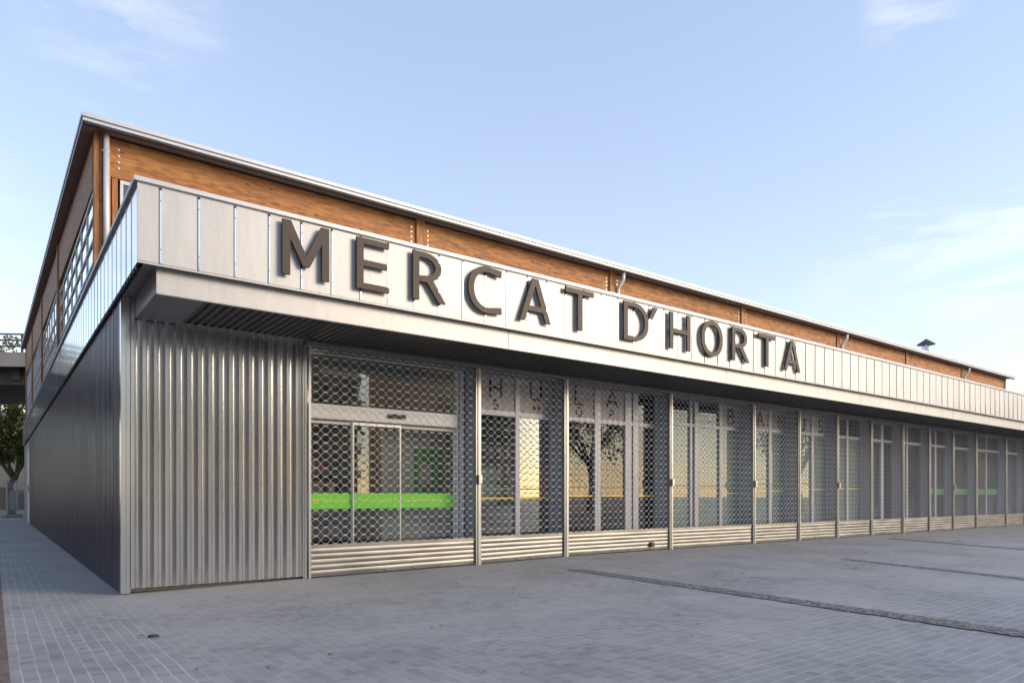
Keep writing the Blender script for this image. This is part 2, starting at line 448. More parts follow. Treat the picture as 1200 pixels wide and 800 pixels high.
# -- canopy box (bulkhead)
m = MB()
m.poly([(.18,-1.56,3.905),(XE,-1.56,3.905),(XE,-1.56,4.24),(.18,-1.56,4.24)])
m.poly([(.18,-1.56,3.905),(.18,-1.56,4.24),(.18,0.02,4.24),(.18,0.02,3.905)])
m.box(.182, XE, -1.558, -1.50, 3.895, 3.906)
obj('canopy_bulkhead', m, M['fascia'], mk)
for k in range(7):
    x = 5.6+k*6.05; obj('sheet_joint', MB().box(x, x+.006, -1.563, -1.56, 3.91, 4.235), M['soffit'], mk)
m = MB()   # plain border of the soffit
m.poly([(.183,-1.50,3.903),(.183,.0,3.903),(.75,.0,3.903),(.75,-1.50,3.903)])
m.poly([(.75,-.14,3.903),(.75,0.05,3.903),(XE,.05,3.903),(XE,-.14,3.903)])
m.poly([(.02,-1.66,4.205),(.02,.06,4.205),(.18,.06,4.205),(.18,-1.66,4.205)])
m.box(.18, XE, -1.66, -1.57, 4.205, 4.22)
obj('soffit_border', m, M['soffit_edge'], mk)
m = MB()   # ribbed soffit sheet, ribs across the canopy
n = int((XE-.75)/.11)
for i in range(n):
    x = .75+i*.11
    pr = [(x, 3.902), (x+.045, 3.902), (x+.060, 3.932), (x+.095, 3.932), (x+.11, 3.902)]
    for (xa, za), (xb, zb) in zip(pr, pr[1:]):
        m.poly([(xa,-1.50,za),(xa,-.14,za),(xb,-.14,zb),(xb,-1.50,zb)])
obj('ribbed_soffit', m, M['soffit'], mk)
m = MB().box(2.62, XE, -.10, .02, 3.83, 3.9); obj('lintel_beam', m, M['soffit_edge'], mk, bevel=.006)

# -- fascia, front
def fascia_front():
    m = MB(); J = .0
    xs = [-.05]+[.205+.44*i for i in range(int((XE-.2)/.44)+1)]
    for a, b in zip(xs, xs[1:]):
        r = random.uniform(-.003, .003)
        m.poly([(a+.002,YF+r,4.235),(b-.002,YF-r,4.235),(b-.002,YF-r*.5,5.175),(a+.002,YF+r*.5,5.175)])
    m.box(-.045, XE, YF+.012, YF+.05, 4.23, 5.18)
    m.poly([(-.052, YF-.004, 4.206),(XE, YF-.004, 4.206),(XE, YF-.004, 4.228),(-.052, YF-.004, 4.228)])
    o = obj('front_fascia', m, M['fascia'], mk)
    s = MB(); d = MB()
    for x in xs[1:]:
        s.box(x-.009, x+.009, YF-.012, YF-.005, 4.236, 5.135)
        d.box(x-.016, x+.016, YF-.004, YF+.01, 5.13, 5.165)
        d.box(x-.0125, x-.0095, YF-.005, YF+.01, 4.236, 5.14)
        for z in (4.40, 5.0): d.box(x-.005, x+.005, YF-.015, YF-.012, z, z+.012)
    obj('joint_strips', s, M['side_fascia'], o); obj('joint_shadow_gaps', d, M['black'], o)
fascia_front()
m = MB().box(-.085, XE, YF-.035, YF+.10, 5.185, 5.24).box(-.05, XE, YF-.012, YF+.05, 5.176, 5.186)
m.box(-.085, .05, YF+.10, YE, 5.185, 5.24)
obj('coping', m, M['eave'], mk)
# -- fascia, side
m = MB(); s = MB(); n = int((YE-YF)/.44)+1
ysd = [YF]+[YF+.42+.44*i for i in range(n) if YF+.42+.44*i < YE]+[YE]
for a, b in zip(ysd, ysd[1:]):
    r = random.uniform(-.001,.001)
    m.poly([(-.05+r,b-.002,4.206),(-.05-r,a+.002,4.206),(-.05-r,a+.002,5.18),(-.05+r,b-.002,5.18)])
    s.box(-.0545, -.0525, b-.009, b+.009, 4.20, 5.17)
m.box(-.04, -.01, YF+.02, YE, 4.22, 5.18)
o = obj('side_fascia', m, M['side_fascia'], mk); obj('side_joint_strips', s, M['eave'], o)
m = MB(); pr = []
for i in range(int(38/.22)):
    y = YF+.1+i*.22; pr += [(-.045, y), (-.045, y+.10), (.01, y+.11), (.01, y+.21)]
m.sheet([(x, y) for x, y in reversed(pr)], 4.165, 4.2055)
obj('drip_edge', m, M['soffit'], mk)

# -- timber upper storey
YP = 3.77; XP = .05; XR = 45.1; YB = 36.0
def zs(y): return 8.07+(y-3.37)*.048     # underside of the eave rises to the back
m = MB().box(.16, XR-.1, YP+.14, YB, 5.0, 8.02)
o = obj('upper_storey_core', m, M['dark'], mk)
postx = [.10, 6.78, 13.32, 19.85, 26.4, 32.6, 38.9, XR-.2]
sidey = [YP+.0, 12.2, 20.2, 28.2, 35.7]
pm = []
for i, x in enumerate(postx):
    m = MB().box(x-.02 if i else XP, x+.20 if i else XP+.13, YP-.05, YP+.2, 5.1, zs(YP)+.0)
    obj('timber_post', m, M['wood_v'], mk, bevel=.006)
m = MB().box(XP+.145, XP+.27, YP-.02, YP+.2, 5.1, zs(YP)); obj('timber_post', m, M['wood_v'], mk, bevel=.006)
m = MB().box(XP+.29, XP+.385, YP+.005, YP+.2, 5.1, 7.335); obj('timber_post', m, M['wood_v'], mk, bevel=.006)
for i, y in enumerate(sidey[1:]):
    m = MB().box(XP-.04, XP+.14, y, y+.22, 5.1, zs(y)); obj('timber_post', m, M['wood_v'], mk, bevel=.006)
for i in range(len(postx)-1):
    a = postx[i]+(.205 if i else .19); b = postx[i+1]-.025
    m = MB().box(a, b, YP, YP+.14, 7.34, 8.05)
    bm_ = obj('timber_beam', m, M['wood'], mk)
    for xx in ([a+.10, b-.12] if i else [a+.16, b-.12]):
        for k in range(4):
            z = 7.52+k*.115
            obj('bolt_head', MB().tube([(xx, YP-.018, z), (xx, YP, z)], .021, 8), M['pvc'], bm_)
    # window band beneath the beam
    f = MB(); g_ = MB()
    nn = max(4, int((b-a)/.75)); wd = (b-a-.2)/nn
    x0 = a+.19
    for k in range(nn):
        xa = x0+k*wd; f.box(xa, xa+.05, YP+.03, YP+.09, 5.1, 7.28)
    f.box(x0, b, YP+.025, YP+.09, 7.26, 7.33).box(x0, b, YP+.03, YP+.09, 6.6, 6.66)
    fo = obj('window', f, M['frame_w'], mk)
    obj('pane', MB().box(x0, b, YP+.05, YP+.06, 5.1, 7.26), M['upglass'], fo)
sd = sidey
for i in range(len(sd)-1):
    a = sd[i]+(.25 if i else .3); b = sd[i+1]-.03
    m = MB(); za, zb = zs(a), zs(b)
    # sloping side beam
    n0 = len(m.v)
    for x in (XP, XP+.12):
        m.v += [(x, a, 7.12+(a-3.8)*.03), (x, b, 7.12+(b-3.8)*.03), (x, b, zb-.02), (x, a, za-.02)]
    m.f += [(0,3,2,1), (4,5,6,7), (0,1,5,4), (2,3,7,6), (1,2,6,5), (3,0,4,7)]
    obj('timber_beam', m, M['wood'], mk)
    f = MB(); nc = 7; zt = 7.06+(a-3.8)*.03
    for k in range(nc+1):
        y = a+.04+(b-a-.13)*k/nc; f.box(XP+.02, XP+.07, y, y+.05, 5.2, zt)
    for z in (5.75, 6.18, 6.62, zt-.03): f.box(XP+.015, XP+.07, a+.04, b-.02, z, z+.05)
    fo = obj('window', f, M['frame_w'], mk)
    obj('pane', MB().box(XP+.04, XP+.05, a+.04, b-.02, 5.2, zt), M['upglass'], fo)

# -- roof: monopitch slab with eave trims
XL = -.16; XRR = 45.5; YR0 = 3.37; YR1 = 37.2
def slab(m, x0, x1, y0, y1, t0, t1):
    n = len(m.v)
    m.v += [(x0,y0,zs(y0)+t0),(x1,y0,zs(y0)+t0),(x1,y1,zs(y1)+t0),(x0,y1,zs(y1)+t0),(x0,y0,zs(y0)+t1),(x1,y0,zs(y0)+t1),(x1,y1,zs(y1)+t1),(x0,y1,zs(y1)+t1)]
    m.f += [(n,n+3,n+2,n+1),(n+4,n+5,n+6,n+7),(n,n+1,n+5,n+4),(n+1,n+2,n+6,n+5),(n+2,n+3,n+7,n+6),(n+3,n,n+4,n+7)]
m = MB(); slab(m, XL+.012, XRR-.012, YR0+.012, YR1, .015, .10)
roof = obj('roof', m, M['eave_soffit'], mk)
m = MB(); slab(m, XL, XRR, YR0, YR0+.011, .0, .058); slab(m, XL, XL+.011, YR0+.012, YR1, .0, .058)
obj('eave_fascia', m, M['eave'], roof)
m = MB(); slab(m, XL-.02, XRR+.02, YR0-.03, YR1, .068, .135)
obj('roof_edge_flashing', m, M['eave'], roof)
m = MB(); slab(m, XL+.02, XRR-.05, YR0+.02, YR0+.16, -.03, .014); obj('gutter', m, M['soffit'], roof)
# roof vent with conical cowl
cx_, cy_ = 37.8, 5.0
vent = MB(); vent.tube([(cx_,cy_,8.3),(cx_,cy_,9.17)], .22, 16)
cw = obj('roof_vent', vent, M['pvc'], roof)
c = MB(); c.tube([(cx_,cy_,9.30),(cx_,cy_,9.33),(cx_,cy_,9.60)], .4, 16, radii=[.44,.43,.03]); obj('cowl', c, M['soffit'], cw)
c = MB()
for k in range(4):
    a = k*pi/2+.4; c.tube([(cx_+.17*cos(a),cy_+.17*sin(a),9.15),(cx_+.19*cos(a),cy_+.19*sin(a),9.31)], .025, 6)
obj('cowl_strut', c, M['pvc'], cw)
# downpipes
m = MB().tube([(.235, YP-.13, 5.14),(.235, YP-.13, 8.06)], .052, 14)
dp = obj('downpipe', m, M['pvc'], mk, smooth=True)
obj('pipe_bracket', MB().box(.165, .305, YP-.14, YP-.05, 7.72, 7.75), M['steel'], dp)
for x in (13.62, 26.72, 39.2):
    m = MB().tube([(x, YP-.07, 5.14),(x,YP-.07,7.55),(x,YP-.09,7.65),(x+.02,YP-.26,7.84),(x+.02,YP-.28,8.06)], .055, 12)
    obj('downpipe', m, M['pvc'], mk, smooth=True)

# ------------------------------------------------------------------ SHUTTER BAYS
PX = [2.67, 5.99, 8.227, 11.56, 14.93, 17.14, 19.27, 21.41, 23.63, 25.70, 27.77, 29.97, 33.17, 35.4, 38.6, 41.8, 45.0, 47.9]
GY = -.035
def grille_mesh(x0, x1, z0, z1, r=.0078):
    """interlinked wavy rods that form round cells"""
    m = MB(); p = .172; rowp = .141; seg = 12
    n = int(round((x1-x0)/p)); p = (x1-x0)/n
    rows = int(round((z1-z0)/rowp)); rowp = (z1-z0)/rows
    amp = (rowp/2-2*r)/2
    for k in range(rows):
        zc = z0+(k+.5)*rowp
        for sgn in (1, -1):
            pts = []
            for i in range(n*seg+1):
                th = 2*pi*i/seg+pi
                gq = cos(th)+.25*(1-cos(2*th))
                z = zc+sgn*(r+amp+amp*gq)
                pts.append((x0+p*i/seg, GY+sgn*.004*cos(th), z))
            # diamond section tube
            n0 = len(m.v)
            for (x, y, z) in pts: m.v += [(x, y-r, z), (x, y, z+r), (x, y+r, z), (x, y, z-r)]
            for i in range(len(pts)-1):
                for j in range(4):
                    a = n0+4*i+j; b = n0+4*i+(j+1) % 4
                    m.f.append((a, b, b+4, a+4))
    return m
def post(x, first=False):
    z0 = gz(x)
    m = MB()
    # channel section: outer face with centre rib
    m.box(x-.062, x+.062, -.085, .03, z0-.01, 3.832)
    m.box(x-.022, x+.022, -.103, -.085, z0-.01, 3.828)
    o = obj('shutter_post', m, M['alu'], mk, bevel=.006)
    return o
for i, x in enumerate(PX[1:]):
    o = post(x)
    if i in (0, 2, 3, 5, 9):
        obj('lock_box', MB().box(x-.035, x+.045, -.15, -.104, 1.62, 1.79), M['alu'], o, bevel=.006)
m = MB().box(2.67, 2.71, -.07, .03, .045, 3.83); obj('shutter_post', m, M['alu'], mk)
for i in range(len(PX)-1):
    a, b = PX[i]+(.064 if i else .045), PX[i+1]-.064
    z0 = gz((a+b)/2)
    ga, gb = gz(a), gz(b)
    m = MB(); top = .50+z0*.6
    # ribbed slats, each a little convex; bottom edge follows the paving
    zz = z0+.035; nrow = 5; hh = (top-zz)/nrow
    for k in range(nrow):
        za = zz+k*hh; prev = None
        for q in range(6):
            tq = q/5; z = za+hh*tq*.94; y = GY-.004-.007*sin(pi*tq)
            sl = ((gb-ga)/2)*(1-k/nrow)
            if prev: m.poly([(a, prev[1], prev[0]-sl), (b, prev[1], prev[0]+sl), (b, y, z+sl), (a, y, z-sl)])
            prev = (z, y)
    sl = (gb-ga)/2
    n0 = len(m.v)
    for (y, z) in ((GY-.035, z0+.022), (GY+.02, z0+.022), (GY+.02, z0+.04), (GY-.02, z0+.04)):
        m.v += [(a, y, z-sl), (b, y, z+sl)]
    for j in range(4):
        p0 = n0+2*j; p1 = n0+2*((j+1) % 4); m.f.append((p0, p0+1, p1+1, p1))
    m.box(a, b, GY-.018, GY+.012, top, top+.055)
    m.box(a, b, GY+.010, GY+.014, z0+.03, top)
    sh = obj('roller_shutter', m, M['slat'], mk)
    obj('grille', grille_mesh(a, b, top+.056, 3.80, .0060 if i < 5 else (.0056 if i < 8 else .0050)), M['grille'], sh)
    if i < 6:
        k = MB()
        for q in range(3 if i == 0 else 2):
            xx = a+(b-a)*(.42+.17*q); k.box(xx-.012, xx+.012, GY-.05, GY-.03, z0+.045, z0+.062)
        obj('bolt', k, M['steel'], sh)
    obj('shutter_box', MB().box(a, b, .0, .22, 3.80, 3.97), M['soffit_edge'], mk)

# ------------------------------------------------------------------ SHOPFRONTS (glazing plane at Y = .3)
G0 = .30
def frame(x0, x1, z0, z1, mulls, transom=None, tdepth=.09, fm='frame', jamb=.09):
    m = MB()
    m.box(x0, x0+jamb, G0, G0+.08, z0, z1); m.box(x1-jamb, x1, G0, G0+.08, z0, z1)
    m.box(x0+jamb, x1-jamb, G0, G0+.08, z1-.06, z1); m.box(x0+jamb, x1-jamb, G0, G0+.08, z0, z0+.10)
    cuts = [x0+jamb-.03]
    for (a, b) in mulls:
        m.box(a, b, G0-.012, G0+.075, z0+.10, z1-.06); cuts.append((a+b)/2)
    cuts.append(x1-jamb+.03)
    zt = []
    if transom:
        e = [x0+jamb]+[v for ab in mulls for v in ab]+[x1-jamb]
        for q in range(0, len(e), 2): m.box(e[q], e[q+1], G0-.004, G0+.07, transom[0], transom[1])
    o = obj('shopfront', m, M[fm], mk)
    return o, cuts
def panes(o, cuts, z0, z1, mats):
    for k in range(len(cuts)-1):
        mt = mats[k] if isinstance(mats, (list, tuple)) else mats
        if mt is None: continue
        if mt == 'panel': obj('pane', MB().box(cuts[k]+.03, cuts[k+1]-.03, G0+.02, G0+.03, z0, z1), M['panel'], o)
        else: obj('pane', MB().box(cuts[k]+.03, cuts[k+1]-.03, G0+.035, G0+.043, z0, z1), M[mt], o)
def reveal(x, z0=.1):
    m = MB().box(x-.045, x+.045, .035, G0+.09, z0, 3.9); obj('pier', m, M['frame'], mk)
ZT, ZB = 3.86, .115
# bay 1: sliding entrance door
m = MB()
a, b = 2.66, 5.90
m.box(a, a+.06, G0, G0+.09, ZB, ZT); m.box(b-.09, b, G0, G0+.09, ZB, ZT); m.box(a+.06, b-.09, G0, G0+.09, 3.80, ZT)
m.box(b-.17, b-.13, G0-.01, G0+.09, ZB, 3.8)
o = obj('shopfront', m, M['frame_w'], mk)
m = MB().box(a+.06, b-.17, G0-.045, G0+.12, 2.70, 2.95); hd = obj('door_header', m, M['frame_w'], mk, bevel=.01)
m = MB().box(4.25, 4.60, G0-.085, G0-.046, 2.79, 2.86); obj('motion_sensor', m, M['black'], hd)
obj('pane', MB().box(a+.06, b-.17, G0+.03, G0+.038, 2.95, 3.80), M['glass'], o)
obj('blind', MB().box(3.05, 5.0, G0+.10, G0+.13, 3.50, 3.78), M['int_wall'], o)
for (xa, xb, yy) in ((a+.06, 3.62, .06), (3.60, 4.55, .02), (4.53, b-.17, .06)):
    m = MB().box(xa, xa+.03, G0+yy, G0+yy+.03, ZB, 2.68).box(xb-.03, xb, G0+yy, G0+yy+.03, ZB, 2.68)
    m.box(xa+.03, xb-.03, G0+yy, G0+yy+.03, 2.63, 2.68).box(xa+.03, xb-.03, G0+yy, G0+yy+.03, ZB, ZB+.07)
    d = obj('sliding_door', m, M['frame_w'] if yy > .03 else M['alu'], mk)
    obj('pane', MB().box(xa+.03, xb-.03, G0+yy+.011, G0+yy+.017, ZB+.07, 2.63), M['glass'], d)
    bd = obj('green_band', MB().box(xa+.03, xb-.03, G0+yy+.004, G0+yy+.007, 1.165, 1.435), M['greenband'], d)
    # small yellow running script marks on the band
    q = MB(); xq = xa+.12
    while xq < xb-.12:
        wq = random.uniform(.012, .05); q.box(xq, xq+wq, G0+yy+.0005, G0+yy+.0035, 1.302+.01*sin(xq*9), 1.316+.01*sin(xq*9)+random.uniform(0, .012)); xq += wq+.014
    obj('band_marks', q, M['yellow'], bd)
# the remaining bays : (mullions, transom, upper panes, lower panes)
T = lambda i: (3.03+i*.02, 3.11+i*.02)
BAY = {
 1: ([(7.16,7.27)], (3.01,3.11), ['panel','panel'], ['glass','glass']),
 2: ([(9.40,9.58),(10.38,10.58),(10.64,10.82)], (3.03,3.12), ['panel','panel',None,'glass'], ['glass','glass',None,'glass']),
 3: ([(12.72,12.80),(12.90,13.05),(13.92,14.03)], (3.14,3.22), ['glass',None,'glass','panel'], ['film',None,'film','film']),
 4: ([(16.18,16.32)], (3.19,3.27), ['panel','panel'], ['film','film']),
 5: ([(18.42,18.55)], (3.2,3.28), ['panel','panel'], ['film','film']),
 6: ([(20.5,20.62)], (3.2,3.28), ['glass','glass'], ['film','film']),
 7: ([(22.8,22.98)], (3.2,3.28), ['glass','glass'], ['glass','glass']),
 8: ([(24.7,24.82)], (3.2,3.28), ['glass','glass'], ['glass','glass']),
 9: ([(26.6,26.72),(27.05,27.17)], (3.2,3.28), ['glass','glass','glass'], ['glass','glass','glass']),
 10:([(28.7,28.82)], (3.2,3.28), ['glass','glass'], ['glass','glass']),
 11:([(30.9,31.0),(32.0,32.1)], (3.2,3.28), ['glass']*3, ['glass']*3),
}
for i in range(1, len(PX)):
    G0 = .30 if i < 5 else (.22 if i < 8 else .16)
    reveal(PX[i])
    if i == len(PX)-1: break
    a, b = PX[i]+.05, PX[i+1]-.05
    fx = lambda v: -1.4419+(v+1.4419)*(11.056+G0)/11.356
    mu, tr, up, lo = BAY.get(i, ([((a+b)/2-.06, (a+b)/2+.06)], (3.2,3.28), ['glass','glass'], ['glass','glass']))
    mu = [(fx(p_), fx(q_)) for p_, q_ in mu]
    o, cuts = frame(a, b, ZB, ZT, mu, tr, jamb=.07)
    panes(o, cuts, tr[1]-.02, ZT-.04, up)
    panes(o, cuts, ZB+.08, tr[0]+.02, lo)
    if i <= 11:
        zl = 1.345+(a-6.9)*.0205
        q = MB()
        for k in range(len(cuts)-1):
            if lo[k] is None: continue
            q.box(cuts[k]+.06, cuts[k+1]-.06, G0+.030, G0+.034, zl, zl+.028)
        if i <= 6: obj('yellow_line', q, M['yellow'], o)
        q = MB()
        for k in range(len(cuts)-1):
            if lo[k] is None: continue
            if i <= 6: q.box(cuts[k]+.06, cuts[k+1]-.06, G0+.030, G0+.033, zl+.19, zl+.215)
            elif i >= 9: q.box(cuts[k]+.06, cuts[k+1]-.06, G0+.030, G0+.033, 1.42, 1.66)
        if q.v: obj('green_line', q, M['greendim'], o)
# door leaf in bay 3
G0 = .30
m = MB().box(9.585, 9.66, G0+.078, G0+.12, ZB, 2.98).box(10.30, 10.375, G0+.078, G0+.12, ZB, 2.98).box(9.66, 10.30, G0+.078, G0+.12, 2.90, 2.98).box(9.66, 10.30, G0+.078, G0+.12, ZB, ZB+.1)
o = obj('door', m, M['frame'], mk); obj('handle', MB().tube([(9.63,G0+.03,1.0),(9.63,G0+.03,1.6)], .012, 8), M['alu'], o)

# ------------------------------------------------------------------ SIGN (cut-out letters)
def ell(cx, cy, rx, ry, a0, a1, n=24, ex=2.0):
    out = []
    for i in range(n+1):
        a = R_(a0+(a1-a0)*i/n); c_, s_ = cos(a), sin(a)
        out.append((cx+rx*math.copysign(abs(c_)**(2/ex), c_), cy+ry*math.copysign(abs(s_)**(2/ex), s_)))
    return out
def glyph(ch, W, H=.74, t=.108):
    """outline of a capital in real metres"""
    if ch == 'M':
        k = .118
        return [[(0,0),(t,0),(t,H*.66),(W/2-.048,H*.20),(W/2+.048,H*.20),(W-t,H*.66),(W-t,0),(W,0),(W,H),(W-k,H),(W/2,H*.40),(k,H),(0,H)]]
    if ch == 'E':
        h = .088; return [[(0,0),(W,0),(W,h),(t,h),(t,H/2-h/2+.01),(W*.93,H/2-h/2+.01),(W*.93,H/2+h/2+.01),(t,H/2+h/2+.01),(t,H-h),(W,H-h),(W,H),(0,H)]]
    if ch == 'T':
        h = .090; return [[(W/2-t/2,0),(W/2+t/2,0),(W/2+t/2,H-h),(W,H-h),(W,H),(0,H),(0,H-h),(W/2-t/2,H-h)]]
    if ch == 'H':
        h = .088; return [[(0,0),(t,0),(t,H/2-h/2),(W-t,H/2-h/2),(W-t,0),(W,0),(W,H),(W-t,H),(W-t,H/2+h/2),(t,H/2+h/2),(t,H),(0,H)]]
    if ch == 'A':
        a = .115; cx = W/2; s = (cx-.065)/H   # outer slope
        zi0, zi1 = H*.235, H*.36
        inn = lambda z: a+ (z)*s*1.0
        # bottom notch following inner edges
        return [[(0,0),(a,0),(inn(zi0),zi0),(W-inn(zi0),zi0),(W-a,0),(W,0),(cx+.066,H),(cx-.066,H)],
                [(inn(zi1),zi1),(cx,H*.83),(W-inn(zi1),zi1)]]
    if ch == 'O':
        return [ell(W/2,H/2,W/2,H/2+.012,0,360,48,2.15)[:-1], ell(W/2,H/2,W/2-t,H/2-.080,0,360,48,2.1)[:-1]]
    if ch == 'D':
        r = .62
        return [[(0,0)]+ell(W*(1-r),H/2,W*r,H/2,-90,90,28,2.2)+[(0,H)],
                [(t,.085)]+ell(W*(1-r),H/2,W*r-t,H/2-.085,-90,90,28,2.2)+[(t,H-.085)]]
    if ch == 'R':
        h = .085; bw = W*.86; by = H*.70; br = H*.30
        return [[(0,0),(t,0),(t,H*.385),(W*.42,H*.385),(W-.128,0),(W,0),(W*.62,H*.43)]+ell(bw-.30,by,.30,br,-62,90,18,2.1)+[(0,H)],
                [(t,H*.385+h)]+ell(bw-.30,by,.30-t,br-h,-90,90,16,2.1)+[(t,H-h)]]
    if ch == 'C':
        o = ell(W*.56,H/2,W*.56,H/2+.012,62,298,36,2.1); i_ = ell(W*.56,H/2,W*.56-t,H/2-.080,300,60,36,2.1)
        o = [(W,H*.985)]+[p for p in ell(W*.56,H/2,W*.56,H/2+.012,80,280,36,2.1)]+[(W,H*.015)]+[(W-.01,H*.165)]
        return [o+ell(W*.56,H/2,W*.56-t,H/2-.080,285,75,36,2.1)+[(W-.01,H*.835)]]
    if ch == "'":
        return [[(.0,H*.68),(.10,H*.68),(W,H),(W*.46,H)]]
LET = [('M',1.677,2.336),('E',2.746,3.261),('R',3.661,4.24),('C',4.665,5.325),('A',5.701,6.385),('T',6.737,7.426),
       ('D',8.209,8.903),("'",8.927,9.177),('H',9.537,10.18),('O',10.543,11.273),('R',11.609,12.25),('T',12.604,13.288),('A',13.644,14.346)]
sg = empty('facade_sign', (8.0, -1.75, 4.385))
tag(sg, 'brown cut-out lettering reading MERCAT D\'HORTA on the metal fascia', 'sign')
for ch, xa, xb in LET:
    m = MB(); m.outline(glyph(ch, xb-xa), YF-.085, YF-.045, xa, 4.385)
    o = obj('letter', m, M['letter'], sg, bevel=.003)
    s = MB()
    zz = (4.62, 4.95) if ch != "'" else (4.97,)
    for z in zz:
        for xx in ((xa+.06, xb-.06) if ch in 'MHOD' else ((xa+.06,) if ch in 'ERC' else ((xa+xb)/2-(.14 if ch == 'A' and z < 4.8 else 0),))):
            s.tube([(xx, YF-.046, z), (xx, YF-.001, z)], .010, 6)
    obj('stand_off', s, M['steel'], o)

# ------------------------------------------------------------------ WINDOW LETTERING (thin strokes)
def arc(cx, cy, rx, ry, a0, a1, n=12): return ell(cx, cy, rx, ry, a0, a1, n)
ST = {
 'H': [[(0,0),(0,1)],[(1,0),(1,1)],[(0,.5),(1,.5)]],
 'U': [[(0,1),(0,.35)]+arc(.5,.35,.5,.35,180,360)+[(1,1)]],
 'L': [[(0,1),(0,0),(1,0)]],
 'A': [[(0,0),(.5,1),(1,0)],[(.2,.33),(.8,.33)]],
 'S': [arc(.5,.75,.46,.25,40,270)+arc(.5,.25,.46,.25,90,-140)[1:]],
 'O': [arc(.5,.5,.5,.5,0,360,20)],
 'P': [[(0,0),(0,1),(.5,1)]+arc(.5,.73,.5,.27,90,-90)+[(0,.46)]],
 'B': [[(0,0),(0,1),(.5,1)]+arc(.5,.76,.4,.24,90,-90)+[(0,.52)],[(0,.52),(.5,.52)]+arc(.5,.26,.5,.26,90,-90)+[(0,0)]],
 'N': [[(0,0),(0,1),(1,0),(1,1)]],
}
def stroke_letter(ch, x0, z0, w_, h_, t, y):
    m = MB()
    for k, pl in enumerate(ST[ch]):
        P = [Vector((x0+p[0]*w_, 0, z0+p[1]*h_)) for p in pl]; yy = y-.0012*k
        L, Rr = [], []
        for i, p in enumerate(P):
            d0 = (P[i]-P[i-1]).normalized() if i else (P[1]-P[0]).normalized()
            d1 = (P[i+1]-P[i]).normalized() if i < len(P)-1 else d0
            d = (d0+d1); d = d.normalized() if d.length > 1e-4 else d0
            nrm = Vector((-d.z, 0, d.x)); c_ = max(.45, nrm.dot(Vector((-d0.z, 0, d0.x))))
            L.append(p+nrm*t/2/c_); Rr.append(p-nrm*t/2/c_)
        for i in range(len(P)-1):
            m.poly([(Rr[i].x,yy,Rr[i].z),(Rr[i+1].x,yy,Rr[i+1].z),(L[i+1].x,yy,L[i+1].z),(L[i].x,yy,L[i].z)])
    return m
s1 = empty('window_lettering', (8.3, G0+.01, 3.1)); tag(s1, 'thin black letters reading HULA SHOP on the transom panes of the second and third bays', 'lettering')
for ch, x, z, w_, h_, t in (('H',6.54,3.37,.27,.40,.052),('U',7.58,3.40,.28,.40,.052),('L',8.84,3.42,.22,.40,.052),('A',9.80,3.42,.34,.38,.052),
                        ('S',6.62,3.14,.13,.18,.034),('H',7.66,3.14,.14,.18,.034),('O',8.86,3.15,.17,.19,.034),('P',9.90,3.16,.12,.18,.034)):
    obj('letter', stroke_letter(ch, x, z, w_, h_, t, G0+.016), M['black'], s1)
G0 = .21
s2 = empty('window_lettering', (16.8, G0+.01, 3.3)); tag(s2, 'thin black letters reading BANUS on the transom panes of bays four to six', 'lettering')
for ch, x, z, w_, h_ in (('B',14.32,3.31,.24,.38),('A',15.50,3.33,.32,.38),('N',16.55,3.33,.28,.38),('U',17.68,3.32,.26,.38),('S',18.72,3.33,.22,.37)):
    obj('letter', stroke_letter(ch, x, z, w_, h_, .06, (.306 if ch == 'B' else .226)), M['black'], s2)

# ------------------------------------------------------------------ SHOP INTERIORS
def garment(name, x, y, ztop, w_, h_, col, label, group, kind='shirt'):
    m = MB(); W = w_/2
    if kind == 'shirt': L = [(-W,0),(W,0),(W*.9,h_*.72),(W*1.45,h_*.55),(W*1.6,h_*.66),(W*.75,h_*.97),(W*.25,h_),(0,h_*.94),(-W*.25,h_),(-W*.75,h_*.97),(-W*1.6,h_*.66),(-W*1.45,h_*.55),(-W*.9,h_*.72)]
    elif kind == 'trousers': L = [(-W,0),(-W*.15,0),(0,h_*.62),(W*.15,0),(W,0),(W*.95,h_),(-W*.95,h_)]
    else: L = [(-W*1.25,0),(W*1.25,0),(W*.7,h_*.6),(W*.8,h_*.95),(W*.3,h_),(0,h_*.9),(-W*.3,h_),(-W*.8,h_*.95),(-W*.7,h_*.6)]
    m.outline([L], y-.035, y+.035, x, ztop-h_)
    o = obj(name, m, simple(name+'_cloth', col, .8, 0, .2, 12), base=(x, y, ztop-h_), bevel=.02)
    return tag(o, label, 'garment', group)
def rack(x0, x1, y, z, label):
    m = MB().tube([(x0,y,.125),(x0,y,z),(x1,y,z),(x1,y,.125)], .016, 8)
    m.tube([(x0,y-.25,.14),(x0,y+.25,.14)], .016, 8).tube([(x1,y-.25,.14),(x1,y+.25,.14)], .016, 8)
    tag(obj('clothes_rack', m, M['alu'], base=((x0+x1)/2, y, .125)), label, 'clothes rack')
rack(6.4, 8.9, .85, 2.02, 'steel clothes rack behind the second shutter bay')
CG = 'clothes in the shop window'
garment('jacket', 6.86, .85, 1.97, .46, .78, (.42,.52,.49), 'pale green jacket hanging behind the second shutter bay', CG)
garment('shirt', 7.62, .85, 1.90, .34, .60, (.58,.56,.50), 'cream shirt hanging beside the red top', CG)
garment('shirt', 8.34, .85, 1.99, .36, .66, (.50,.03,.05), 'red top hanging in the second bay', CG)
garment('trousers', 7.45, .75, 1.22, .36, 1.0, (.05,.13,.30), 'blue jeans low beside the cream shirt', CG, 'trousers')
garment('trousers', 8.80, .85, 1.55, .36, 1.1, (.07,.17,.36), 'blue trousers hung beside the red top', CG, 'trousers')
garment('dress', 6.42, 1.1, 1.25, .36, .9, (.02,.02,.03), 'black dress at the left edge of the clothes shop', CG, 'dress')
